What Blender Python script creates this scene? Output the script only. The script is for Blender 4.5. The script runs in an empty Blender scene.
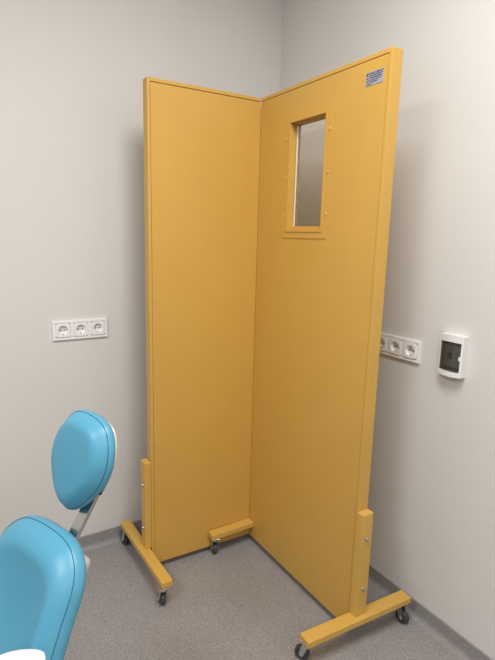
import bpy, bmesh, math, random
from mathutils import Vector, Matrix
random.seed(7)
S = bpy.context.scene
C = S.collection
R = math.radians

# ------------------------------------------------------------------ camera
F_PX, YAW, PITCH, ROLL = 489.2809, 0.5596, 0.1875, 0.0264
CAM = Vector((-1.4507, -2.0807, 1.4185))
fw = Vector((math.sin(YAW)*math.cos(PITCH), math.cos(YAW)*math.cos(PITCH), -math.sin(PITCH)))
r0 = Vector((math.cos(YAW), -math.sin(YAW), 0)); u0 = r0.cross(fw)
rv = r0*math.cos(ROLL) + u0*math.sin(ROLL); uv = u0*math.cos(ROLL) - r0*math.sin(ROLL)
cd = bpy.data.cameras.new('camera'); cam = bpy.data.objects.new('camera', cd); C.objects.link(cam)
cd.sensor_fit = 'HORIZONTAL'; cd.sensor_width = 36; cd.lens = 36*F_PX/495; cd.clip_start = .02
M = Matrix((rv, uv, -fw)).transposed().to_4x4(); M.translation = CAM
cam.matrix_world = M
S.camera = cam

# ------------------------------------------------------------------ light
w = bpy.data.worlds.new('world'); S.world = w; w.use_nodes = True
w.node_tree.nodes['Background'].inputs[0].default_value = (.9, .95, 1, 1)
w.node_tree.nodes['Background'].inputs[1].default_value = .3
S.view_settings.view_transform = 'Standard'; S.view_settings.look = 'None'
S.view_settings.gamma = 1; S.view_settings.use_curve_mapping = False
S.view_settings.exposure = 0.52

def area(name, loc, sx, sy, power, col):
    l = bpy.data.lights.new(name, 'AREA'); l.shape = 'RECTANGLE'; l.size = sx; l.size_y = sy
    l.energy = power; l.color = col
    o = bpy.data.objects.new(name, l); C.objects.link(o); o.location = loc
    return o
ROOM_H = 2.72
area('ceiling_light', (-.95, -1.62, ROOM_H-.03), .6, .9, 24, (1, .985, .955))
area('ceiling_light', (-2.6, -1.55, ROOM_H-.03), .6, .9, 22, (1, .985, .955))
area('ceiling_light', (-.95, -3.6, ROOM_H-.03), .6, .6, 12, (1, .985, .955))
area('ceiling_light', (-2.6, -3.6, ROOM_H-.03), .6, .6, 12, (1, .985, .955))

# ------------------------------------------------------------------ materials
def mat(name, col, rough=.5, metal=0., spec=.5, trans=0., bump=None, speck=None, coat=0.):
    m = bpy.data.materials.new(name); m.use_nodes = True
    nt = m.node_tree; b = nt.nodes['Principled BSDF']
    b.inputs['Base Color'].default_value = (*col, 1)
    b.inputs['Roughness'].default_value = rough; b.inputs['Metallic'].default_value = metal
    b.inputs['Specular IOR Level'].default_value = spec
    b.inputs['Transmission Weight'].default_value = trans
    b.inputs['Coat Weight'].default_value = coat
    tc = nt.nodes.new('ShaderNodeTexCoord')
    if speck:                                    # (scale, amount, second scale, second amount)
        prev = None
        for sc_, am, kind in speck:
            if kind == 'v':
                n = nt.nodes.new('ShaderNodeTexVoronoi'); out = n.outputs['Color']
                sep = nt.nodes.new('ShaderNodeSeparateColor')
            else:
                n = nt.nodes.new('ShaderNodeTexNoise'); n.inputs['Detail'].default_value = 3; out = n.outputs['Fac']
                sep = None
            n.inputs['Scale'].default_value = sc_
            nt.links.new(tc.outputs['Object'], n.inputs['Vector'])
            if sep: nt.links.new(out, sep.inputs[0]); out = sep.outputs[0]
            mr = nt.nodes.new('ShaderNodeMapRange'); nt.links.new(out, mr.inputs[0])
            lo, hi = (.0, 1.) if kind == 'v' else (.3, .7)
            mr.inputs[1].default_value = lo; mr.inputs[2].default_value = hi
            mr.inputs[3].default_value = 1-am; mr.inputs[4].default_value = 1+am
            if prev is None: prev = mr.outputs[0]
            else:
                mu = nt.nodes.new('ShaderNodeMath'); mu.operation = 'MULTIPLY'
                nt.links.new(prev, mu.inputs[0]); nt.links.new(mr.outputs[0], mu.inputs[1]); prev = mu.outputs[0]
        vm = nt.nodes.new('ShaderNodeVectorMath'); vm.operation = 'SCALE'
        vm.inputs[0].default_value = col; nt.links.new(prev, vm.inputs['Scale'])
        nt.links.new(vm.outputs[0], b.inputs['Base Color'])
    if bump:
        n = nt.nodes.new('ShaderNodeTexNoise'); n.inputs['Scale'].default_value = bump[0]
        n.inputs['Detail'].default_value = 3
        nt.links.new(tc.outputs['Object'], n.inputs['Vector'])
        bp = nt.nodes.new('ShaderNodeBump'); bp.inputs['Strength'].default_value = bump[1]
        bp.inputs['Distance'].default_value = bump[2]
        nt.links.new(n.outputs['Fac'], bp.inputs['Height']); nt.links.new(bp.outputs[0], b.inputs['Normal'])
    return m
WALL = mat('wall_paint', (.695, .678, .655), .75, spec=.3, bump=(180, .06, .002), speck=[(2.0, .012, 'n')])
CEIL = mat('ceiling_paint', (.78, .77, .75), .9, spec=.2, bump=(120, .05, .002))
FLOOR = mat('speckled_vinyl', (.285, .270, .268), .42, spec=.4,
            speck=[(330, .20, 'v'), (140, .14, 'n'), (4, .05, 'n')], bump=(300, .12, .001))
BASE = mat('cove_vinyl', (.285, .270, .268), .45, spec=.4, speck=[(330, .16, 'v'), (140, .12, 'n')])
CAPM = mat('cap_strip', (.40, .38, .37), .45)
YEL = mat('ochre_paint', (.600, .350, .072), .40, spec=.45, bump=(260, .05, .001), speck=[(6, .02, 'n')])
YWOOD = mat('ochre_painted_wood', (.622, .370, .082), .38, spec=.45, bump=(90, .08, .001), speck=[(9, .03, 'n')])
GAP = mat('dark_gap', (.05, .025, .008), .8)
STEEL = mat('polished_steel', (.62, .62, .61), .16, 1., bump=(40, .03, .001))
ZINC = mat('zinc_plate', (.55, .55, .55), .32, 1.)
RUB = mat('grey_rubber', (.045, .047, .05), .55)
BLK = mat('black_plastic', (.012, .012, .013), .4)
GLASS = mat('clear_glass', (1, 1, .99), .0, trans=1.)
GLINT = mat('painted_glass_reflection', (.72, .76, .74), .25, spec=.6)  # pale tone standing in for the white reflection on the window glass
TURQ = mat('turquoise_vinyl', (.085, .325, .480), .38, spec=.5, bump=(220, .10, .0008), speck=[(3, .03, 'n')])
SEAM = mat('dark_blue_stitching', (.018, .12, .20), .7)
WHP = mat('white_plastic', (.80, .80, .79), .32)
WHS = mat('white_socket_plastic', (.86, .85, .84), .32)
BEI = mat('beige_plastic', (.55, .53, .50), .45)
SMOKE = mat('smoked_pane', (.5, .5, .48), .08, trans=.95)
GREY = mat('grey_breaker_plastic', (.42, .42, .40), .45)
LAB = mat('silver_label', (.35, .36, .43), .4, .1)
INK = mat('label_ink', (.015, .018, .03), .5)

# ------------------------------------------------------------------ helpers
def obj(name, bm, m, parent=None, smooth=None):
    me = bpy.data.meshes.new(name)
    bmesh.ops.recalc_face_normals(bm, faces=bm.faces)
    bm.to_mesh(me); bm.free(); me.materials.append(m)
    if smooth is not None:
        for p in me.polygons: p.use_smooth = True
        try: me.set_sharp_from_angle(angle=R(smooth))
        except Exception: pass
    o = bpy.data.objects.new(name, me); C.objects.link(o); o.parent = parent
    return o
def thing(name, label, cat, loc=(0, 0, 0), rotz=0, group=None):
    o = bpy.data.objects.new(name, None); C.objects.link(o); o.empty_display_size = .05
    o.location = loc; o.rotation_euler = (0, 0, rotz); o['label'] = label; o['category'] = cat
    if group: o['group'] = group
    return o
def merge(bm, t, mtx=None):
    if mtx is not None: bmesh.ops.transform(t, matrix=mtx, verts=t.verts)
    me = bpy.data.meshes.new('tmp'); t.to_mesh(me); t.free(); bm.from_mesh(me); bpy.data.meshes.remove(me)
def box(bm, lo, hi, bev=0., seg=2, mtx=None):
    t = bmesh.new(); bmesh.ops.create_cube(t, size=1)
    lo, hi = Vector(lo), Vector(hi); c = (lo+hi)/2; d = hi-lo
    for v in t.verts: v.co = Vector((v.co.x*d.x, v.co.y*d.y, v.co.z*d.z))+c
    if bev: bmesh.ops.bevel(t, geom=t.edges[:], offset=bev, segments=seg, affect='EDGES', profile=.5)
    merge(bm, t, mtx)
def lathe(bm, prof, mtx=None, n=28):
    """profile (radius, height) turned about local z"""
    t = bmesh.new(); rings = []
    for r, h in prof:
        if r < 1e-6: rings.append([t.verts.new((0, 0, h))])
        else: rings.append([t.verts.new((r*math.cos(2*math.pi*k/n), r*math.sin(2*math.pi*k/n), h)) for k in range(n)])
    for a, b in zip(rings, rings[1:]):
        for k in range(n):
            k2 = (k+1) % n
            f = [a[k % len(a)], a[k2 % len(a)], b[k2 % len(b)], b[k % len(b)]]
            f2 = []
            for v in f:
                if v not in f2: f2.append(v)
            if len(f2) > 2:
                try: t.faces.new(f2)
                except ValueError: pass
    merge(bm, t, mtx)
def along(p, d):
    """matrix putting local z on direction d at p"""
    m = Vector(d).normalized().to_track_quat('Z', 'Y').to_matrix().to_4x4(); m.translation = p; return m
def cyl(bm, p, q, r, bev=0., n=24):
    L = (Vector(q)-Vector(p)).length
    pr = [(0, 0), (r-bev, 0), (r, bev), (r, L-bev), (r-bev, L), (0, L)] if bev else [(0, 0), (r, 0), (r, L), (0, L)]
    lathe(bm, pr, along(p, Vector(q)-Vector(p)), n)
def tube(bm, pts, r, closed=False, n=8):
    pts = [Vector(p) for p in pts]; N = len(pts); rings = []
    for i, p in enumerate(pts):
        a = pts[(i-1) % N] if (closed or i > 0) else p; b = pts[(i+1) % N] if (closed or i < N-1) else p
        t = (b-a).normalized(); ref = Vector((0, 0, 1)) if abs(t.z) < .9 else Vector((1, 0, 0))
        x = t.cross(ref).normalized(); y = t.cross(x)
        rings.append([bm.verts.new(p+x*r*math.cos(2*math.pi*k/n)+y*r*math.sin(2*math.pi*k/n)) for k in range(n)])
    for i in range(N if closed else N-1):
        a, b = rings[i], rings[(i+1) % N]
        for k in range(n): bm.faces.new((a[k], a[(k+1) % n], b[(k+1) % n], b[k]))
    if not closed: bm.faces.new(rings[0]); bm.faces.new(rings[-1])
def ring_rect(bm, o, i, n0, n1, mtx):
    """rectangular frame: outer (a0,a1,z0,z1), inner rect, from depth n0 to n1; local coords (a, depth, z)"""
    t = bmesh.new()
    def loop(rc, d): a0, a1, z0, z1 = rc; return [t.verts.new(v) for v in ((a0, d, z0), (a1, d, z0), (a1, d, z1), (a0, d, z1))]
    of, inf, ob, inb = loop(o, n0), loop(i, n0), loop(o, n1), loop(i, n1)
    for k in range(4):
        j = (k+1) % 4
        t.faces.new((of[k], of[j], inf[j], inf[k])); t.faces.new((ob[k], ob[j], inb[j], inb[k]))
        t.faces.new((of[k], of[j], ob[j], ob[k])); t.faces.new((inf[k], inf[j], inb[j], inb[k]))
    merge(bm, t, mtx)
def struct(o): o['kind'] = 'structure'; return o

# ------------------------------------------------------------------ room
XL, YF = -4.4, -5.0
def slab(name, lo, hi, m):
    b = bmesh.new(); box(b, lo, hi); return struct(obj(name, b, m))
slab('floor', (XL-.1, YF-.1, -.1), (.1, .1, 0), FLOOR)
slab('ceiling', (XL-.1, YF-.1, ROOM_H), (.1, .1, ROOM_H+.1), CEIL)
slab('wall_back', (XL-.1, 0, 0), (.1, .1, ROOM_H), WALL)
slab('wall_right', (0, YF-.1, 0), (.1, 0, ROOM_H), WALL)
slab('wall_left', (XL-.1, YF-.1, 0), (XL, 0, ROOM_H), WALL)
slab('wall_front', (XL, YF-.1, 0), (0, YF, ROOM_H), WALL)
def cove(name, p0, p1, inward):
    """floor vinyl turned up the wall: quarter-round foot and flat upstand"""
    p0, p1, inw = Vector(p0), Vector(p1), Vector(inward)
    h, t, r = .068, .006, .022
    prof = [(0, 0), (t+r, 0)] + [(t+r-r*math.sin(a), .001+r-r*math.cos(a)) for a in [R(15*k) for k in range(1, 7)]] + [(t, h-.002), (t-.002, h), (0, h)]
    b = bmesh.new(); A = [b.verts.new(p0+inw*x+Vector((0, 0, z))) for x, z in prof]; B = [b.verts.new(p1+inw*x+Vector((0, 0, z))) for x, z in prof]
    for k in range(len(prof)):
        j = (k+1) % len(prof); b.faces.new((A[k], A[j], B[j], B[k]))
    b.faces.new(A); b.faces.new(B)
    return struct(obj(name, b, BASE, smooth=40))
cove('baseboard_back', (XL, 0, 0), (0, 0, 0), (0, -1, 0))
cove('baseboard_right', (0, 0, 0), (0, YF, 0), (-1, 0, 0))

# ------------------------------------------------------------------ protective folding screen
HX, HY = -.3032, -.3079
Z0, ZT = .03, 1.970
W1, W2 = .478, .6806
TH = .044
scr = thing('folding_screen', 'tall ochre yellow two-panel folding screen on casters standing open in the room corner', 'screen', (HX, HY, 0))
def frame_mtx(d, nb):
    m = Matrix(((d[0], nb[0], 0), (d[1], nb[1], 0), (0, 0, 1))).to_4x4(); return m
A1, A2 = -.0322, -.0086
dL = (-math.cos(A1), -math.sin(A1)); nL = (-math.sin(A1), math.cos(A1))
dR = (-math.sin(A2), -math.cos(A2)); nR = (math.cos(A2), -math.sin(A2))
ML, MR = frame_mtx(dL, nL), frame_mtx(dR, nR)          # local (a = along width from hinge, depth to the rear, z)

def panel(Wd, m, hole=None):
    """perimeter frame, faces let in by 2 mm with a dark groove round them"""
    e = .013
    b = bmesh.new()
    box(b, (.001, .0062, Z0), (e, TH-.0062, ZT-e), .0012, 2, m)
    box(b, (Wd-e, 0, Z0), (Wd, TH, ZT), .0015, 2, m)
    box(b, (.001, 0, ZT-e), (Wd-e, TH, ZT), .0012, 2, m)
    box(b, (e, .0062, Z0), (Wd-e, TH-.0062, Z0+e), .0012, 2, m)
    pn = obj('panel', b, YEL, scr)
    b = bmesh.new(); g = .0024; gs = .0007              # the sheet runs out over the hinge stile and the bottom rail
    for d0, d1 in ((.0003, .006), (TH-.006, TH-.0003)):
        if hole: ring_rect(b, (.0005, Wd-e-gs, Z0+.0005, ZT-e-g), hole, d0, d1, m)
        else: box(b, (.0005, d0, Z0+.0005), (Wd-e-gs, d1, ZT-e-g), 0, 1, m)
    obj('face_sheet', b, YEL, pn)
    b = bmesh.new()                                   # core behind the groove
    if hole: ring_rect(b, (e-.001, Wd-e+.001, Z0+e-.001, ZT-e+.001), hole, .0055, TH-.0055, m)
    else: box(b, (e-.001, .0055, Z0+e-.001), (Wd-e+.001, TH-.0055, ZT-e+.001), 0, 1, m)
    obj('core', b, GAP, pn)
    return pn
pL = panel(W1, ML)
# window: a measured from hinge along the right panel
FO = (.176, .436, 1.420, 1.876)      # flange outline
OP = (.205, .411, 1.447, 1.844)      # opening in the flange
pR = panel(W2, MR, OP)
b = bmesh.new()
for d0, d1 in ((-.0022, .0025), (TH-.0025, TH+.0022)):
    ring_rect(b, FO, OP, d0, d1, MR)
for d0, d1 in ((-.005, 0), (TH, TH+.005)):             # raised bead round the opening
    ring_rect(b, (OP[0]-.004, OP[1]+.004, OP[2]-.004, OP[3]+.004), OP, d0, d1, MR)
t = .004
ring_rect(b, OP, (OP[0]+t, OP[1]-t, OP[2]+t, OP[3]-t), -.005, TH+.005, MR)       # jamb lining
wf = obj('window_frame', b, YEL, pR)
b = bmesh.new()
gi = (OP[0]+t, OP[1]-t, OP[2]+t, OP[3]-t)
for d0, d1 in ((.022, .027), (.035, .040)):
    ring_rect(b, gi, (gi[0]+.007, gi[1]-.009, gi[2]+.013, gi[3]-.006), d0, d1, MR)
obj('glazing_bead', b, YEL, wf)
b = bmesh.new(); box(b, (gi[0], .028, gi[2]), (gi[1], .034, gi[3]), 0, 1, MR); obj('glass_pane', b, GLASS, wf)
b = bmesh.new(); box(b, (gi[0]+.0072, .0222, gi[2]+.010), (gi[0]+.0105, .0278, gi[3]-.007), .001, 1, MR); obj('reflection_streak', b, GLINT, wf)  # added pale strip: reflection streak painted along the pane's hinge side
for a in ((FO[0]+OP[0])/2-.006, (FO[1]+OP[1])/2+.006):
    for z in (1.505, 1.645, 1.785):
        b = bmesh.new(); p = MR @ Vector((a, -.0018, z)); d = MR.to_3x3() @ Vector((0, -1, 0))
        lathe(b, [(0, 0), (.0052, 0), (.0052, .0012), (.0036, .003), (0, .0034)], along(p, d), 12)
        obj('screw', b, YWOOD, wf, 30)
# label plate near the top outer corner
b = bmesh.new(); LA = (.5810, .6510, 1.8815, 1.9205)
box(b, (LA[0], -.0010, LA[2]), (LA[1], .0006, LA[3]), .0003, 1, MR); lp = obj('label_plate', b, LAB, pR)
lp['label'] = 'small silver label with rows of dark print'
b = bmesh.new()
def mark(a0, a1, z0, z1): box(b, (LA[0]+a0, -.0013, LA[2]+z0), (LA[0]+a1, -.0009, LA[2]+z1), 0, 1, MR)
H = LA[3]-LA[2]
mark(.002, .0045, H-.011, H-.003); mark(.0045, .010, H-.006, H-.003); mark(.006, .009, H-.011, H-.0075)
def row(z, h, a0, a1, seed):
    rr = random.Random(seed); a = a0
    while a < a1:
        l = rr.uniform(.0012, .0030); mark(a, min(a+l, a1), z, z+h*rr.choice((.75, 1, 1))); a += l+rr.choice((.0006, .0006, .0018))
row(H-.0065, .0038, .0125, .070, 1); row(H-.0125, .0036, .0125, .068, 2); row(H-.0190, .0036, .003, .066, 3)
row(H-.0250, .0030, .003, .062, 4); row(H-.0305, .0030, .006, .050, 5); row(H-.036, .0024, .003, .030, 6)
obj('label_print', b, INK, lp)
# hinge barrel in the angle behind the two panels
b = bmesh.new()
for k in range(24):
    z0 = Z0+.02+k*.0785; cyl(b, (.0105, .0105, z0), (.0105, .0105, z0+.0780), .0080, .0008, 16)
obj('hinge', b, YEL, scr, 30)

def bolt(p, d, parent):
    b = bmesh.new()
    lathe(b, [(0, 0), (.0085, 0), (.0085, .0015), (.0065, .002), (.0062, .0055), (.003, .0075), (0, .0078)], along(p, d), 18)
    return obj('bolt', b, ZINC, parent, 30)
def caster(px, py, ztop, ang, parent):
    """swivel caster: plate, stem, fork leaning back to the axle, and a wheel"""
    m = Matrix.Translation((px-HX, py-HY, 0)) @ Matrix.Rotation(ang, 4, 'Z')   # local x = trailing direction
    r = .026; off = .016
    b = bmesh.new()
    box(b, (-.019, -.019, ztop-.003), (.019, .019, ztop), .0008, 1, m)
    lathe(b, [(0, 0), (.014, 0), (.016, .004), (.014, .010), (.008, .0125), (0, .0125)], m @ Matrix.Translation((0, 0, ztop-.0155)), 20)
    for s in (-1, 1):
        y = s*.0125; t = bmesh.new()
        pr = [(-.012, ztop-.011), (.012, ztop-.011), (off+.008, r+.004), (off+.006, r-.007), (off-.006, r-.007), (off-.009, r+.002)]
        v0 = [t.verts.new((x, y-.001, z)) for x, z in pr]; v1 = [t.verts.new((x, y+.001, z)) for x, z in pr]
        t.faces.new(v0); t.faces.new(v1)
        for k in range(len(pr)): t.faces.new((v0[k], v0[(k+1) % 6], v1[(k+1) % 6], v1[k]))
        merge(b, t, m)
    box(b, (-.012, -.0135, ztop-.013), (.012, .0135, ztop-.0105), 0, 1, m)
    cyl(b, m @ Vector((off, -.0165, r)), m @ Vector((off, .0165, r)), .0042, .001, 14)
    c = obj('caster', b, ZINC, parent, 35)
    b = bmesh.new()
    mm = m @ Matrix.Translation((off, 0, r)) @ Matrix.Rotation(R(90), 4, 'X')
    lathe(b, [(.004, -.0085), (.013, -.0085), (.0145, -.0100), (.022, -.0100), (.0252, -.0070), (r, -.003), (r, .003), (.0252, .0070), (.022, .0100), (.0145, .0100), (.013, .0085), (.004, .0085), (.004, -.0085)], mm, 36)
    obj('wheel', b, RUB, c, 35)
    return c
ZF1, ZF0 = .110, .087
def rel(x, y, z): return (x-HX, y-HY, z)
# left panel: post and foot
b = bmesh.new(); ex = -W1*math.cos(A1); ey = -W1*math.sin(A1)
box(b, (ex-.028, ey, ZF1), (ex-.0005, ey+TH+.002, .500), .0022, 2); pst = obj('post', b, YWOOD, scr)
for z in (.395, .200): bolt((ex-.028, ey+.023, z), (-1, 0, 0), pst)
mf = Matrix.Translation(rel(-.8105, -.2805, 0)) @ Matrix.Rotation(R(1.2), 4, 'Z')
b = bmesh.new(); box(b, (-.0222, -.2405, ZF0), (.0222, .2405, ZF1), .002, 2, mf); ft = obj('foot', b, YWOOD, scr)
caster(-.8195, -.508, ZF0, R(88), ft); caster(-.820, -.070, ZF0, R(100), ft)
# right panel: post and slightly turned foot
b = bmesh.new(); ax = W2*dR[0]; ay = W2*dR[1]
box(b, (ax-.006, ay-.031, ZF1), (ax+TH-.002, ay-.0005, .503), .0022, 2); pst = obj('post', b, YWOOD, scr)
for z in (.408, .214): bolt((ax+.019, ay-.031, z), (0, -1, 0), pst)
m = Matrix.Translation(rel(-.2848, -1.0129, 0)) @ Matrix.Rotation(-.0623, 4, 'Z')
b = bmesh.new(); box(b, (-.234, -.0245, ZF0), (.234, .0245, ZF1), .002, 2, m); ft = obj('foot', b, YWOOD, scr)
caster(-.491, -.984, ZF0, R(125), ft); caster(-.073, -1.0185, ZF0, R(-82), ft)
# short foot in the angle, under the left panel
b = bmesh.new(); box(b, rel(-.520, -.3510, ZF0+.002), rel(-.3035, -.3070, ZF1+.003), .002, 2); ft = obj('foot', b, YWOOD, scr)
caster(-.497, -.331, ZF0+.002, R(70), ft)

# ------------------------------------------------------------------ wall sockets
def socket_strip(label, loc, rotz):
    """local x along the wall, local -y out of the wall"""
    s = thing('wall_socket', label, 'socket', loc, rotz, 'triple wall sockets')
    b = bmesh.new(); box(b, (-.1115, -.009, -.0405), (.1115, 0, .0405), .003, 3)
    f = obj('cover_frame', b, WHS, s, 40)
    for k in (-1, 0, 1):
        cx = k*.071; n = 32; h = .0275; ri = .0200
        b = bmesh.new(); o_ = []; i_ = []; i2 = []; sk = []
        for q in range(n):
            a = 2*math.pi*(q+.5)/n; c_, s_ = math.cos(a), math.sin(a); m_ = h/max(abs(c_), abs(s_))
            o_.append(b.verts.new((cx+m_*c_, -.0120, m_*s_))); sk.append(b.verts.new((cx+m_*c_*1.04, -.0088, m_*s_*1.04)))
            i_.append(b.verts.new((cx+ri*c_, -.0120, ri*s_))); i2.append(b.verts.new((cx+(ri-.002)*c_, -.0012, (ri-.002)*s_)))
        for q in range(n):
            j = (q+1) % n
            b.faces.new((o_[q], o_[j], i_[j], i_[q])); b.faces.new((i_[q], i_[j], i2[j], i2[q])); b.faces.new((o_[q], o_[j], sk[j], sk[q]))
        b.faces.new(i2)
        ins = obj('socket_insert', b, WHS, s)
        for x in (-.0095, .0095):
            b = bmesh.new(); cyl(b, (cx+x, -.0010, 0), (cx+x, -.0022, 0), .0030, 0, 12); obj('pin_hole', b, BLK, ins)
        for z in (-1, 1):
            b = bmesh.new(); box(b, (cx-.003, -.0105, z*.0165-.0012), (cx+.003, -.0012, z*.0165+.0012), .0004, 1); obj('earth_clip', b, ZINC, ins)
        b = bmesh.new(); cyl(b, (cx, -.0010, 0), (cx, -.0024, 0), .0028, 0, 12); obj('screw', b, ZINC, ins)
    # the frame is open behind the inserts
    bmf = bmesh.new()
    for lo, hi in (((-.1115, -.0405), (.1115, -.0295)), ((-.1115, .0295), (.1115, .0405)), ((-.1115, -.0295), (-.0995, .0295)), ((-.0425, -.0295), (-.0285, .0295)), ((.0285, -.0295), (.0425, .0295)), ((.0995, -.0295), (.1115, .0295))):
        box(bmf, (lo[0], -.009, lo[1]), (hi[0], -.0002, hi[1]), .0012, 2)
    old = f.data; bmesh.ops.recalc_face_normals(bmf, faces=bmf.faces); bmf.to_mesh(old); bmf.free()
    return s
socket_strip('white triple wall socket on the left wall above the chair headrest', (-1.0872+.1115, -.0004, 1.0221), 0)
socket_strip('white triple wall socket on the right wall, partly hidden behind the yellow screen', (-.0004, -.9505+.1115, 1.0240), R(-90))

# ------------------------------------------------------------------ breaker box
bx = thing('breaker_box', 'small white wall-mounted breaker box with dark smoked window right of the screen', 'breaker box', (-.0004, -1.0890, 1.047), R(-90))
hw, hh = .0450, .0690
def bow(x, d0=.025, d1=.034): return -(d0+(d1-d0)*(1-(x/hw)**2))
def bowed(b, x0, x1, z0, z1, dback, off=0., n=8, bulge=0.):
    fr = []; bk = []
    xs = [x0+(x1-x0)*k/n for k in range(n+1)]
    def zz(z, x): return z+math.copysign(bulge*(1-(x/hw)**2), z)
    f = [[b.verts.new((x, bow(x)+off, zz(z, x))) for x in xs] for z in (z0, z1)]
    g = [[b.verts.new((x, dback, zz(z, x))) for x in xs] for z in (z0, z1)]
    for k in range(n):
        b.faces.new((f[0][k], f[0][k+1], f[1][k+1], f[1][k])); b.faces.new((g[0][k], g[0][k+1], g[1][k+1], g[1][k]))
        b.faces.new((f[0][k], f[0][k+1], g[0][k+1], g[0][k])); b.faces.new((f[1][k], f[1][k+1], g[1][k+1], g[1][k]))
    for k in (0, n): b.faces.new((f[0][k], f[1][k], g[1][k], g[0][k]))
b = bmesh.new()
wx, wz0, wz1 = .0385, -.0520, .0455
bowed(b, -hw, hw, wz1, hh, 0, 0, 8, .002); bowed(b, -hw, hw, -hh, wz0, 0, 0, 8, .002)
bowed(b, -hw, -wx, wz0, wz1, 0, 0, 2); bowed(b, wx, hw, wz0, wz1, 0, 0, 2)
hs = obj('housing', b, WHP, bx, 30)
b = bmesh.new(); box(b, (-wx, -.004, wz0), (wx, -.001, wz1)); obj('back_plate', b, BLK, bx)
b = bmesh.new(); box(b, (-.026, -.023, -.040), (.033, -.004, .036), .002, 2); bk = obj('circuit_breaker', b, GREY, bx)
b = bmesh.new(); box(b, (-.010, -.0275, -.012), (.006, -.0225, .010), .001, 1); obj('toggle', b, BLK, bk)
b = bmesh.new(); bowed(b, -wx+.0004, wx-.0004, wz0+.0004, wz1-.0004, -.0295, .003, 8)
for v in b.verts:
    if abs(v.co.y+.0295) < 1e-5: v.co.y = bow(v.co.x)+.0052
win = obj('window_pane', b, SMOKE, bx, 30)
b = bmesh.new(); box(b, (wx-.006, bow(wx-.003)-.0015, -.012), (wx+.0005, bow(wx-.003)+.004, .002), .0008, 1); obj('latch', b, WHP, win)

# ------------------------------------------------------------------ dental chair
AX = Vector((-1.2187, -.9943, 0))
ch = thing('dental_chair', 'turquoise upholstered dental chair with a separate headrest on a steel bar', 'chair', AX, R(22))
HZ = .9119
def spline_outline(prof, n_half=40):
    """closed outline from (u, half width) rows, top to bottom, Catmull-Rom smoothed; returns list of (w, u)"""
    pts = [Vector((hw_, u)) for u, hw_ in prof]
    mir = [Vector((-pts[1].x, pts[1].y))]+pts+[Vector((-pts[-2].x, pts[-2].y))]
    out = []
    per = max(2, n_half//(len(pts)-1))
    for i in range(1, len(mir)-2):
        p0, p1, p2, p3 = mir[i-1:i+3]
        for k in range(per):
            t = k/per
            out.append(.5*((2*p1)+(p2-p0)*t+(2*p0-5*p1+4*p2-p3)*t*t+(3*p1-p0-3*p2+p3)*t**3))
    out.append(pts[-1])
    return out+[Vector((-p.x, p.y)) for p in out[-2:0:-1]]
def cushion(parent, name, seam_name, prof, org, th, depth, sides, cu, wc=0., rings=14, m=TURQ, roll=0.):
    """padded shape: front surface depth(s, w, u), seam at s=1, then sides (grow, depth)"""
    U = Vector((math.sin(th), 0, math.cos(th))); N = Vector((-math.cos(th), 0, math.sin(th))); Wv = Vector((0, 1, 0))
    Wv, U = Wv*math.cos(roll)+U*math.sin(roll), U*math.cos(roll)-Wv*math.sin(roll)
    ol = spline_outline(prof); n = len(ol); cen = Vector((0, cu))
    b = bmesh.new(); seam_pts = []
    nor = []
    for i in range(n):
        t = (ol[(i+1) % n]-ol[i-1]).normalized(); q = Vector((-t.y, t.x))
        if q.dot(ol[i]-cen) < 0: q = -q
        nor.append(q)
    def P(p, d): return org+Wv*(p.x+wc)+U*p.y+N*d
    c0 = b.verts.new(P(cen, depth(0, cen))); prev = None
    for k in range(1, rings+1):
        s = k/rings; ring = []
        for i in range(n):
            p = cen+(ol[i]-cen)*s; ring.append(b.verts.new(P(p, depth(s, p))))
        if prev is None:
            for i in range(n): b.faces.new((c0, ring[i], ring[(i+1) % n]))
        else:
            for i in range(n): b.faces.new((prev[i], prev[(i+1) % n], ring[(i+1) % n], ring[i]))
        prev = ring
    seam_pts = [v.co.copy() for v in prev]
    for g, d in sides:
        ring = [b.verts.new(P(ol[i]+nor[i]*g, d)) for i in range(n)]
        for i in range(n): b.faces.new((prev[i], prev[(i+1) % n], ring[(i+1) % n], ring[i]))
        prev = ring
    b.faces.new(prev)
    o = obj(name, b, m, parent, 60)
    if seam_name:
        b = bmesh.new(); tube(b, [p+N*.0004 for p in seam_pts], .0009, True, 6); obj(seam_name, b, SEAM, o, 60)
    return o, P, ol, nor
# headrest
th = R(15); org = Vector((-.008, .021, HZ-.010))
hp = [(.109, 0), (.107, .030), (.097, .058), (.075, .078), (.045, .091), (.010, .095), (-.032, .086), (-.068, .064), (-.096, .041), (-.114, .018), (-.119, 0)]
def hd(s, p): return .004*(1-s**2)-.026*max(0, (s-.70)/.30)**2
hr, PH, hol, hnor = cushion(ch, 'headrest', 'seam', hp, org, th, hd, [(.003, -.031), (.004, -.037), (.002, -.045), (-.006, -.051)], 0.0, roll=R(7))
b = bmesh.new(); n = len(hol); prev = None
for g, d in ((-.030, -.049), (-.012, -.051), (-.010, -.054), (-.013, -.059), (-.04, -.062)):
    ring = [b.verts.new(PH(hol[i]+hnor[i]*g+Vector((-.002, .006)), d)) for i in range(n)]
    if prev: [b.faces.new((prev[i], prev[(i+1) % n], ring[(i+1) % n], ring[i])) for i in range(n)]
    else: b.faces.new(ring)
    prev = ring
b.faces.new(prev); bp = obj('backing_plate', b, WHP, hr, 50)
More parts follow.
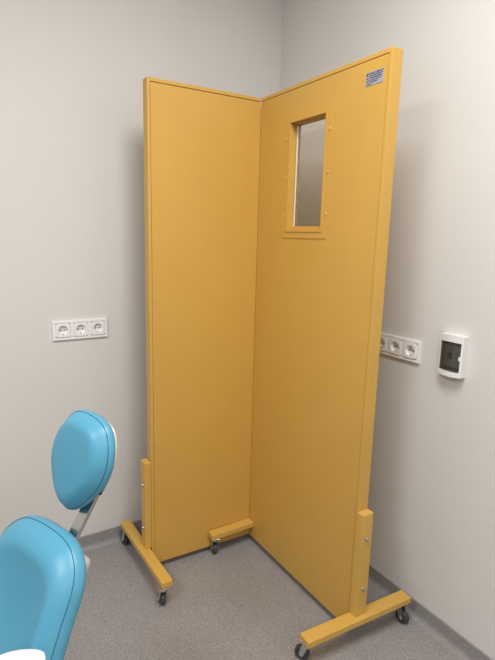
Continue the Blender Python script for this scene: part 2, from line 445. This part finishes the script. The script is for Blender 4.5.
# steel bar from the backrest up into the headrest joint
p0 = Vector((-.036, 0, HZ-.207)); p1 = Vector((.033, 0, HZ-.115)); bd = (p1-p0).normalized()
ps, pe = p0-bd*.06, p1+bd*.055
bn = Vector((-bd.z, 0, bd.x))
m = Matrix((bn, Vector((0, 1, 0)), bd)).transposed().to_4x4(); m.translation = ps
L = (pe-ps).length
b = bmesh.new(); box(b, (-.005, -.0155, 0), (.005, .0155, L), .0012, 2, m); obj('headrest_bar', b, STEEL, ch)
jc = PH(Vector((0, -.035)), -.068)
b = bmesh.new(); cyl(b, jc-Vector((0, .024, 0)), jc+Vector((0, .024, 0)), .019, .003, 24)
box(b, (-.020, -.018, -.016), (.010, .018, .020), .003, 2, Matrix.Translation(jc)); jt = obj('joint', b, BLK, hr, 35)
b = bmesh.new(); tube(b, [jc+Vector((-.006, -.018, .004)), Vector((.040, -.040, HZ-.050)), Vector((.030, -.050, HZ-.064)), Vector((.016, -.050, HZ-.080))], .0058, False, 10)
obj('lever', b, BLK, jt, 50)
# backrest
th = R(30); N32 = Vector((-math.cos(th), 0, math.sin(th))); U32 = Vector((math.sin(th), 0, math.cos(th)))
org = Vector((-.112, -.003, HZ-.183))
bpf = [(.050, 0), (.047, .054), (.039, .088), (.026, .110), (.006, .130), (-.020, .143), (-.048, .149), (-.085, .152), (-.125, .156), (-.157, .160), (-.22, .168), (-.32, .172), (-.40, .155), (-.44, .110), (-.452, .05), (-.455, 0)]
def bdp(s, p):
    hol_ = -.030*max(0, 1-(s/.78)**2)
    return hol_-.028*max(0, (s-.76)/.24)**2
bk, PB, bol, bnor = cushion(ch, 'backrest', 'seam', bpf, org, th, bdp, [(.004, -.036), (.006, -.044), (.006, -.054), (-.002, -.063)], -.20, .036, 18, roll=0.0)
b = bmesh.new(); n = len(bol); prev = None
for g, d in ((-.030, -.060), (-.008, -.063), (-.008, -.067), (-.016, -.075), (-.035, -.083), (-.07, -.088)):
    ring = [b.verts.new(PB(bol[i]+bnor[i]*g, d)) for i in range(n)]
    if prev: [b.faces.new((prev[i], prev[(i+1) % n], ring[(i+1) % n], ring[i])) for i in range(n)]
    else: b.faces.new(ring)
    prev = ring
b.faces.new(prev); obj('back_shell', b, BEI, ch, 50)
# rounded sleeve that guides the bar on the rear of the backrest
b = bmesh.new(); m = Matrix((-N32, Vector((0, 1, 0)), U32)).transposed().to_4x4(); m.translation = Vector((-.032, -.014, HZ-.262))
box(b, (-.020, -.030, -.042), (.024, .030, .036), .018, 6, m); obj('bar_sleeve', b, BEI, ch, 60)
# armrest on the near side
b = bmesh.new(); m = Matrix.Translation((-.270, -.185, HZ-.2640))
n = 20; sg = lambda v: math.copysign(abs(v)**1.35, v)
pr = [(.058*sg(math.cos(R(-90+180*k/n))), .056*sg(math.sin(R(-90+180*k/n)))) for k in range(n+1)]+[(-.26, .052), (-.29, .034), (-.30, 0), (-.29, -.034), (-.26, -.052)]
prev = None
for g, z in ((.010, 0), (.003, .002), (0, .006), (0, .020), (.0015, .0225), (.0075, .026), (.012, .0265)):
    ring = [b.verts.new((x*(1-g/.05) if x > 0 else x*(1-g/.30), y*(1-g/.05), z)) for x, y in pr]
    if prev: [b.faces.new((prev[i], prev[(i+1) % len(pr)], ring[(i+1) % len(pr)], ring[i])) for i in range(len(pr))]
    else: b.faces.new(ring)
    prev = ring
b.faces.new(prev); bmesh.ops.transform(b, matrix=m, verts=b.verts); arm = obj('armrest', b, WHP, ch, 50)
b = bmesh.new(); tube(b, [(-.44, -.20, HZ-.250), (-.44, -.20, HZ-.36), (-.45, -.19, HZ-.46), (-.46, -.14, HZ-.50)], .018, False, 14); obj('armrest_support', b, WHP, arm, 60)
# seat, column and base (below and left of the frame)
b = bmesh.new(); box(b, (-1.15, -.24, .36), (-.36, .24, .46), .04, 5); obj('seat', b, TURQ, ch, 60)
b = bmesh.new(); box(b, (-1.05, -.19, .29), (-.30, .19, .362), .02, 3); obj('seat_frame', b, WHP, ch, 60)
b = bmesh.new(); box(b, (-.80, -.12, .05), (-.52, .12, .30), .03, 4); obj('column', b, WHP, ch, 60)
b = bmesh.new(); box(b, (-1.0, -.20, 0), (-.40, .20, .055), .02, 4); obj('base', b, WHP, ch, 60)
